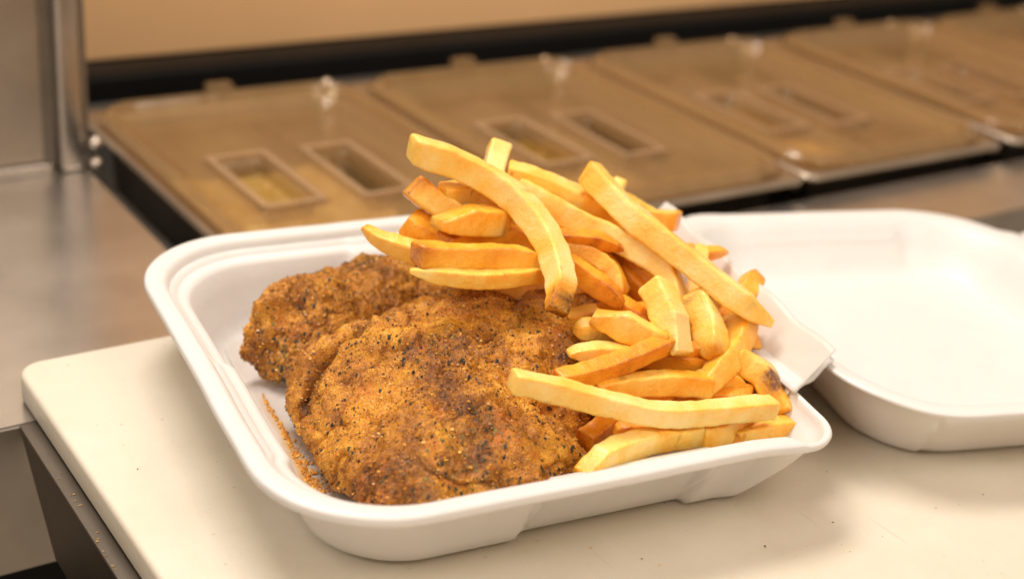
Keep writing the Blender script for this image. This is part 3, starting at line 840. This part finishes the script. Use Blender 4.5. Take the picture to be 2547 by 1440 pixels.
cutlet('large fried breaded cutlet with peppery crust in front', front_out, (25.75, 39.74, 3.30), 1.25, 0.9,
       [([(21.26, 43.19, 2.60), (22.11, 43.83, 3.20), (22.95, 44.11, 3.80), (23.79, 44.27, 4.10), (25.15, 44.37, 4.30)], -0.95, 0.34, True),
        ([(20.97, 41.44, 3.40), (22.74, 42.74, 4.20), (24.33, 42.85, 4.40), (25.80, 41.44, 4.50)], 0.40, 0.75, True),
        ([(24.49, 44.12, 4.20), (26.34, 43.95, 4.60), (28.97, 43.73, 4.80)], 0.25, 0.6, True),
        ([(25.13, 42.10, 4.50), (25.89, 40.69, 4.50), (24.74, 38.20, 4.50), (26.00, 36.92, 4.20)], -0.28, 0.55, True),
        ([(26.00, 36.92, 4.20), (24.82, 35.79, 3.80), (22.72, 35.49, 3.40)], -0.26, 0.5, True),
        ([(20.94, 38.50, 3.00), (21.16, 36.84, 2.90), (20.43, 36.33, 2.60)], -0.22, 0.4, True),
        ([(29.06, 40.06, 4.80), (28.14, 37.81, 4.40), (28.35, 35.94, 3.80)], 0.26, 0.9, True)],
       [((23.74, 38.74, 4.30), 0.30, 1.0), ((21.24, 39.12, 3.40), 0.32, 1.0), ((25.64, 38.57, 4.60), 0.25, 0.9), ((30.06, 40.73, 4.80), 0.15, 1.0), ((23.33, 36.27, 3.60), 0.25, 0.8), ((21.96, 44.13, 3.00), 0.2, 0.5)],
       [((26.16, 37.16, 4.20), 1.1), ((24.37, 36.37, 3.60), 1.1), ((23.16, 35.34, 2.80), 1.3), ((25.28, 44.28, 4.40), 0.8), ((30.36, 41.74, 4.80), 0.7), ((26.28, 41.37, 4.60), 0.7), ((24.10, 35.02, 2.80), 1.0)],
       [((26.44, 40.44, 4.50), 1.0), ((25.98, 36.62, 4.20), 1.0), ((21.49, 36.57, 2.80), 1.4), ((31.15, 39.07, 3.60), 1.2), ((22.27, 45.83, 2.80), 0.8)], 77)

# ------------------------------------------------------------------ french fries
def fry(label, pts, wpx, tone=0.3, e0='cut', e1='cut', b0=0.0, b1=0.0, roll=20, flat=1.0, seed=0, spot=None, group='french fries heaped in the box'):
    w = wpx / 65.0 / 1.12
    C = catmull(pts, 46); L = np.linalg.norm(np.diff(C, axis=0), axis=1); s = np.concatenate([[0], np.cumsum(L)]); Lt = s[-1]
    # denser stations near the ends
    u = np.linspace(0, 1, 58); u = 0.5 - 0.5 * np.cos(np.pi * u) * (1 - 0.25 * np.sin(np.pi * u) ** 2)
    ss = u * Lt; C = np.column_stack([np.interp(ss, s, C[:, k]) for k in range(3)])
    Tn = np.gradient(C, axis=0); Tn /= np.linalg.norm(Tn, axis=1, keepdims=True)
    ns_, nk = len(C), 28
    a = np.arange(nk) / nk * 2 * math.pi + math.pi / nk
    ex = 2 / 8.0
    X = np.sign(np.cos(a)) * np.abs(np.cos(a)) ** ex; Y = np.sign(np.sin(a)) * np.abs(np.sin(a)) ** ex
    rng = np.random.default_rng(seed * 7 + 3)
    skew = rng.uniform(-0.35, 0.35, 2)
    V = np.zeros((ns_, nk, 3))
    rl = math.radians(roll); up = np.array([0, -0.28, 0.96]); tw = rng.uniform(-0.25, 0.25)
    asp = rng.uniform(0.92, 1.08)
    for i in range(ns_):
        t = Tn[i]; sx = np.cross(t, up); sx /= np.linalg.norm(sx); sy = np.cross(sx, t)
        al = rl + tw * (u[i] - 0.5)
        ax = sx * math.cos(al) + sy * math.sin(al); ay = -sx * math.sin(al) + sy * math.cos(al)
        hx = w / 2 * asp; hy = w / 2 / asp * flat
        k0 = k1 = 1.0; shift = 0.0
        d0, d1 = ss[i], Lt - ss[i]
        sh = np.zeros(nk)
        for d, e, sg in ((d0, e0, 1), (d1, e1, -1)):
            if e == 'cut':
                r = 0.16 * w
                if d < r: k = 0.80 + 0.20 * math.sqrt(max(0, 1 - (1 - d / r) ** 2)); k0 *= k; k1 *= k
                if d < 0.5 * w: sh = sh + (skew[0] * X + skew[1] * Y) * w * 0.35 * (1 - d / (0.5 * w))
            elif e == 'point':
                lt = min(2.6 * w, Lt * 0.45)
                if d < lt: k = 0.16 + 0.84 * math.sin(math.pi / 2 * d / lt) ** 0.8; k1 *= k; k0 *= 0.42 + 0.58 * k; shift -= (1 - k) * hy * 0.55
            elif e == 'round':
                lt = 0.75 * w
                if d < lt: k = 0.30 + 0.70 * math.sqrt(max(0, 1 - (1 - d / lt) ** 2)); k0 *= k; k1 *= k
            elif e == 'chisel':
                lt = 1.1 * w
                if d < lt: k = 0.35 + 0.65 * d / lt; k1 *= k; shift -= (1 - k) * hy * 0.8
        V[i] = C[i] + ax[None] * (X * hx * k0)[:, None] + ay[None] * (Y * hy * k1 + shift)[:, None] + t[None] * sh[:, None]
    P = V.reshape(-1, 3)
    cen = np.repeat(C, nk, 0); out = P - cen; dist = np.linalg.norm(out, axis=1, keepdims=True); out = out / np.maximum(dist, 1e-6)
    so = seed * 13.7
    endk = np.repeat(smooth01(np.minimum(ss, Lt - ss) / 0.25), nk)
    disp = 0.050 * w * fbm(P * 0.9 + so, 3, 2) + 0.030 * fbm(P * 2.8 + so, 4, 2) + 0.010 * fbm(P * 9 + so, 5, 2)
    P = P + out * (disp * (0.4 + 0.6 * endk))[:, None]
    # colour: more golden on the edges and ends
    edge = np.tile(np.minimum(np.abs(X), np.abs(Y)), ns_)
    dend = np.minimum(ss, Lt - ss)
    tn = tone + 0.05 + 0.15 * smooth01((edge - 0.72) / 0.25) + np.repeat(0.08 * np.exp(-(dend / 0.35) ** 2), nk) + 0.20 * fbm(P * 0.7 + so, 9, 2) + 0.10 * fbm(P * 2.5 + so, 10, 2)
    nz = fbm(P * 3.0 + so, 6, 2)
    rimb = b0 * smooth01(1.6 - np.repeat(ss, nk) / 0.8) + b1 * smooth01(1.6 - np.repeat(Lt - ss, nk) / 0.8)
    tn = tn + 0.55 * rimb
    br = b0 * smooth01((1.0 - np.repeat(ss, nk) / 0.75 + 0.35 * nz)) * 1.4 + b1 * smooth01((0.9 - np.repeat(Lt - ss, nk) / 0.85 + 0.6 * nz)) * 1.2
    br = br + 0.9 * smooth01((nz - 0.98) * 6) * 0.5
    if spot is not None:
        d = np.linalg.norm(P - np.array(spot), axis=1)
        br = br + 1.3 * smooth01(1.3 - d / 0.52 + 0.3 * nz)
    # end caps
    c0, c1 = P[:nk].mean(0), P[-nk:].mean(0)
    P = np.vstack([P, c0, c1]); n0 = ns_ * nk
    tn = np.append(tn, [tn[:nk].mean(), tn[-nk - 0:].mean()]); br = np.append(br, [br[:nk].mean(), br[-nk:].mean()])
    F = [tuple(x) for x in grid_faces(ns_, nk, wrap_v=True).tolist()]
    for k in range(nk):
        F.append((n0, k, (k + 1) % nk)[::1]); F.append((n0 + 1, (ns_ - 1) * nk + (k + 1) % nk, (ns_ - 1) * nk + k))
    loc = C[len(C) // 2]
    o = mesh_obj('french_fry', P - loc, F, FRY, None, attrs={'tone': np.clip(tn, 0, 1), 'brown': np.clip(br, 0, 1)})
    o.location = (loc * CM).tolist()
    tag(o, label, 'french fry', group)
    return o

FR = [
 ('longest pale fry draped over the top of the heap, its lower tip dark brown', [(27.60, 46.37, 10.80), (28.93, 45.81, 10.32), (29.86, 45.23, 9.93), (30.69, 44.38, 9.40), (31.22, 43.27, 8.75), (31.31, 41.88, 8.05), (30.97, 40.46, 7.24), (30.29, 39.24, 6.53)], 74, .10, 'cut', 'chisel', 0, 1, 20),
 ('long pale fry on the right slope of the heap, reaching out past the hinge', [(35.25, 44.89, 9.36), (35.41, 43.57, 8.80), (35.78, 42.11, 8.16), (36.94, 39.87, 7.04), (38.12, 37.68, 5.95), (39.14, 36.96, 5.49)], 74, .10, 'cut', 'chisel', 0, 0, 28),
 ('long pale fry running between the draped fry and the right slope fry', [(32.42, 45.73, 8.66), (33.84, 43.85, 7.83), (35.54, 42.13, 7.07), (36.45, 40.63, 6.42), (36.36, 38.97, 5.49)], 76, .12, 'cut', 'point', 0, .15, 35),
 ('thin golden fry edge lying under the draped fry near the middle', [(32.47, 45.39, 7.89), (33.60, 43.98, 7.19), (34.60, 42.40, 6.40), (34.79, 40.89, 5.75)], 62, .42, 'cut', 'point', 0, .0, 10),
 ('golden fry sloping down behind the right slope fry, at the skyline', [(32.49, 46.73, 8.97), (34.03, 45.69, 8.45), (35.44, 44.64, 7.82), (36.93, 43.37, 6.98)], 78, .30, 'cut', 'cut', 0, 0, 15),
 ('short fry end peeking out behind the right slope fry', [(37.34, 46.32, 7.66), (38.39, 45.28, 7.14), (39.16, 44.23, 6.61)], 58, .30, 'cut', 'cut', 0, 0, 30),
 ('tiny fry tip just right of the right slope fry, near its top', [(38.54, 46.68, 7.73), (37.00, 45.76, 7.07), (35.20, 44.63, 6.30)], 44, .3, 'cut', 'cut', 0, 0, 0),
 ('short upright fry end standing up behind the draped fry', [(32.88, 48.03, 9.72), (31.93, 46.98, 8.99), (30.78, 45.68, 8.04)], 68, .12, 'cut', 'cut', 0, 0, 5),
 ('golden fry end at upper left with a browned corner', [(27.98, 46.92, 9.06), (28.65, 46.00, 8.50), (29.66, 45.08, 7.74)], 76, .32, 'cut', 'cut', .18, 0, 40),
 ('fry end tucked under the draped fry, above the stub', [(28.81, 45.85, 8.93), (30.23, 45.69, 8.85), (31.40, 44.97, 8.39), (32.29, 44.23, 7.92)], 58, .22, 'cut', 'cut', 0, 0, 10),
 ('stubby fry with a dark scorched mark on its blunt tip', [(27.83, 44.47, 8.64), (29.03, 44.29, 8.35), (30.78, 44.32, 8.07)], 84, .30, 'chisel', 'cut', .0, 0, 20),
 ('golden fry low at upper left below the browned corner fry', [(27.65, 46.46, 7.73), (28.18, 45.70, 7.35), (29.30, 45.16, 6.97)], 72, .42, 'cut', 'cut', 0, 0, 0),
 ('blurred pointed fry farthest left, poking out over the white rim', [(25.98, 46.94, 7.66), (26.37, 46.06, 7.22), (27.42, 45.29, 6.84), (28.73, 44.81, 6.60)], 52, .38, 'point', 'cut', 0, 0, 0),
 ('long horizontal fry with rough orange top lying across the back cutlet', [(26.10, 43.13, 7.87), (27.76, 42.73, 7.67), (29.95, 42.37, 7.39), (31.58, 41.76, 6.98)], 66, .46, 'cut', 'cut', .1, .0, 25),
 ('thin pale pointed fry lowest on the back cutlet', [(25.80, 42.92, 7.47), (27.05, 42.23, 7.12), (28.80, 41.81, 6.91), (31.02, 41.75, 6.78)], 48, .22, 'point', 'cut', 0, 0, 15),
 ('deep golden fry behind the horizontal rough orange one', [(28.04, 44.37, 7.48), (29.71, 44.38, 7.59), (31.55, 43.93, 7.36), (33.11, 42.95, 6.88)], 64, .55, 'cut', 'cut', 0, 0, 10),
 ('crisp orange pointed fry just right of the draped fry', [(32.10, 42.56, 7.78), (33.50, 42.22, 7.62), (34.99, 41.64, 7.33)], 48, .62, 'cut', 'point', 0, 0, 0),
 ('golden fry with pale edge ending in a point under the crisp orange one', [(32.44, 42.47, 7.24), (33.65, 41.90, 6.95), (34.15, 40.99, 6.50), (34.13, 40.08, 6.05)], 56, .40, 'cut', 'point', 0, 0, 40),
 ('rough orange fry beside the brown tip of the draped fry', [(32.11, 41.57, 7.09), (32.78, 40.50, 6.56), (33.61, 39.46, 6.03)], 60, .66, 'cut', 'point', 0, .1, 15),
 ('rough orange fry going under the short pale broad one', [(33.21, 40.44, 5.92), (33.99, 39.53, 5.47), (34.75, 38.32, 4.86)], 54, .68, 'cut', 'cut', 0, 0, 10),
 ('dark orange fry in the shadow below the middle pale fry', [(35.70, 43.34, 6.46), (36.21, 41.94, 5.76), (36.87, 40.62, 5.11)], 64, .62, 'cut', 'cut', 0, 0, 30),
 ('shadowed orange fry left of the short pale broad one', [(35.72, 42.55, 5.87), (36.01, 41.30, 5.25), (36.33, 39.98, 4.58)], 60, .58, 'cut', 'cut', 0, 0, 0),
 ('pale rounded fry tip behind the right slope fry, over the lid', [(39.31, 41.84, 6.52), (38.45, 40.85, 5.82), (37.31, 39.72, 5.06)], 48, .30, 'round', 'cut', 0, 0, 0),
 ('small orange pointed tip sticking out over the lid at right', [(38.30, 41.91, 6.05), (39.65, 41.81, 6.10), (40.94, 41.82, 6.11)], 38, .55, 'cut', 'point', 0, 0, 0),
 ('orange ended fry rising behind the right slope fry, at the far right', [(41.19, 40.17, 5.58), (39.89, 39.47, 5.13), (38.08, 38.60, 4.50)], 60, .48, 'round', 'cut', .15, 0, 20),
 ('short pale broad fry in the middle, ending in a crumbly tip', [(34.89, 39.30, 6.56), (34.62, 38.00, 5.91), (34.57, 36.62, 5.12)], 84, .08, 'cut', 'chisel', 0, .0, 25),
 ('golden fry with crisp lower end right of the short pale broad one', [(37.01, 39.30, 5.75), (36.63, 37.86, 5.13), (35.92, 36.55, 4.48)], 78, .30, 'cut', 'round', 0, .25, 35),
 ('pale fry slanting to lower left under the right slope fry tip', [(38.73, 38.04, 5.02), (37.29, 36.92, 4.36), (35.81, 36.16, 3.98), (34.66, 35.46, 3.63)], 78, .26, 'cut', 'point', 0, 0, 40),
 ('golden fry with a ragged tip left of the short pale broad one', [(32.06, 39.34, 6.07), (32.87, 38.35, 5.58), (33.86, 37.30, 5.06)], 76, .30, 'chisel', 'cut', .12, 0, 25),
 ('small pale fry end against the cutlet, upper of two', [(31.19, 39.42, 5.31), (32.24, 39.27, 5.24), (33.51, 38.79, 4.90)], 52, .22, 'round', 'cut', .0, 0, 10),
 ('pale pointed fry end against the cutlet, lower of two', [(30.28, 38.49, 5.15), (31.33, 38.22, 4.91), (33.15, 37.76, 4.58)], 60, .16, 'point', 'cut', 0, 0, 20),
 ('rough orange fry lying diagonally with its upper end against the pale broad one', [(28.68, 36.98, 4.89), (30.53, 36.89, 4.95), (32.39, 37.01, 5.11), (34.29, 37.28, 5.25)], 54, .58, 'cut', 'cut', 0, 0, 5),
 ('long pale bent fry lying lowest across the front, straight cut ends', [(26.35, 36.51, 5.67), (27.94, 35.85, 5.24), (29.70, 34.99, 4.70), (31.42, 34.28, 4.25), (33.76, 33.82, 4.02), (36.37, 33.50, 3.76)], 58, .12, 'cut', 'cut', 0, 0, 12),
 ('golden fry lying just behind the long bent front fry', [(30.29, 36.70, 4.25), (32.26, 36.53, 4.17), (33.97, 36.19, 4.00), (35.25, 35.76, 3.78)], 62, .36, 'cut', 'cut', 0, 0, 20),
 ('golden pointed fry end right of centre behind the long bent front fry', [(35.14, 36.35, 3.77), (36.25, 36.18, 3.69), (37.13, 35.48, 3.34)], 56, .34, 'cut', 'point', 0, 0, 25),
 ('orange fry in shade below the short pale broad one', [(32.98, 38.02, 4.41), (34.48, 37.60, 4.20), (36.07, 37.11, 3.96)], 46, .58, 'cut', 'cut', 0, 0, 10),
 ('small orange fry end beside the crumbly tip of the pale broad one', [(34.79, 37.57, 4.59), (35.47, 37.38, 4.49), (36.44, 37.40, 4.40)], 42, .6, 'cut', 'cut', 0, 0, 10),
 ('golden curved fry with a black brown spot at the right of the heap', [(37.20, 36.53, 4.17), (37.76, 35.58, 3.79), (37.79, 34.73, 3.37), (37.70, 33.96, 2.78)], 76, .36, 'cut', 'cut', 0, .2, 30),
 ('golden pointed fry in the front right corner resting on the rim', [(34.92, 33.83, 2.61), (36.63, 33.68, 2.64), (37.42, 33.53, 2.67), (38.66, 33.30, 2.66)], 52, .34, 'cut', 'point', 0, 0, 20),
 ('short golden fry with a square end by the front rim', [(33.21, 33.99, 3.00), (34.31, 33.99, 2.90), (36.09, 34.36, 2.88)], 62, .38, 'cut', 'cut', 0, 0, 25),
 ('pale golden fry rising from the front rim beside the cutlet', [(27.75, 33.80, 3.21), (29.70, 34.12, 3.27), (31.53, 34.21, 3.21), (33.41, 34.13, 3.07)], 62, .24, 'chisel', 'cut', 0, 0, 15),
 ('rough orange fry under the long bent front fry', [(30.26, 35.24, 3.32), (31.36, 34.94, 3.17), (32.99, 34.81, 3.10)], 58, .60, 'round', 'cut', 0, 0, 10),
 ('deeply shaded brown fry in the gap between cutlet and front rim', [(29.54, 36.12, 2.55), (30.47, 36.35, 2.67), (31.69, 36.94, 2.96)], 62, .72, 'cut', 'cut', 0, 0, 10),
 ('short golden fry lying flat between the two small pale ends and the rough orange one', [(31.91, 37.89, 4.45), (33.27, 38.03, 4.52), (34.78, 38.02, 4.41)], 46, .40, 'cut', 'cut', 0, 0, 15),
 ('pale fry glimpsed behind the upper part of the pale slanting fry', [(38.77, 39.33, 4.76), (38.72, 38.18, 4.19), (37.90, 36.95, 3.57)], 56, .30, 'cut', 'cut', 0, 0, 30),
 ('thin golden fry running down under the middle pale fry to the broad one', [(36.14, 41.98, 6.49), (36.70, 40.69, 5.84), (37.03, 39.33, 5.07)], 50, .38, 'cut', 'cut', 0, 0, 15),
 ('golden fry sloping under the end of the crisp orange one', [(34.64, 44.31, 7.25), (35.96, 43.46, 6.83), (37.11, 42.35, 6.17)], 60, .34, 'cut', 'cut', 0, 0, 25),
 ('short golden fry just under the tip of the right slope fry', [(37.86, 38.52, 4.76), (38.59, 37.79, 4.40), (38.50, 37.16, 3.98)], 50, .42, 'round', 'cut', 0, 0, 10),
]
for k, (lb, pts, w, tone, e0, e1, b0, b1, roll) in enumerate(FR):
    sp = None
    if 'black brown spot' in lb: sp = (37.61, 34.81, 3.96)
    if 'scorched mark' in lb: sp = (27.43, 43.96, 8.99)
    fry(lb, pts, w, tone, e0, e1, b0, b1, roll, seed=k + 1, spot=sp)

# buried fries that carry the heap: seen only as glimpses through the gaps
rb = random.Random(11)
lx = [(30.44, 45.72, 6.65), (32.36, 44.97, 6.27), (35.27, 45.67, 6.62), (37.36, 45.52, 6.35), (35.40, 43.29, 5.34), (37.97, 43.84, 5.41), (36.76, 41.53, 4.36), (38.27, 41.22, 4.20), (34.03, 39.57, 3.98), (35.07, 38.70, 3.44), (37.44, 39.03, 3.51), (38.69, 38.95, 3.47), (35.12, 36.57, 2.68), (37.12, 36.46, 2.62), (33.41, 36.45, 2.62), (32.80, 37.83, 3.31), (37.23, 35.06, 2.23), (33.04, 42.86, 5.22), (33.29, 40.85, 4.62), (32.33, 37.63, 2.81),
      (34.32, 45.30, 5.43), (36.75, 45.06, 5.11), (37.17, 42.51, 3.84), (37.92, 40.56, 3.06), (35.66, 42.82, 3.99), (36.47, 40.38, 3.07), (37.61, 38.48, 2.43), (32.13, 46.49, 6.43), (36.09, 46.91, 7.15), (33.83, 46.41, 7.30)]
for k, c in enumerate(lx):
    a = rb.uniform(-0.9, 0.6); L_ = rb.uniform(2.2, 3.2)
    c = np.array(c); c[2] = max(c[2], 0.9)
    d = np.array([math.cos(a), math.sin(a) * 0.8, -0.25 * math.sin(a)]) * L_
    mid = c + np.array([0, 0, rb.uniform(-0.1, 0.25)])
    p0, p2 = c - d, c + d
    p0[2] = max(p0[2], 0.8); p2[2] = max(p2[2], 0.8)
    fry('golden fry buried under the heap, glimpsed only in the gaps between the others', [p0, mid, p2], 66, rb.uniform(0.35, 0.6), 'cut', 'cut', 0, 0, rb.uniform(0, 45), seed=100 + k, group='fries buried under the heap')
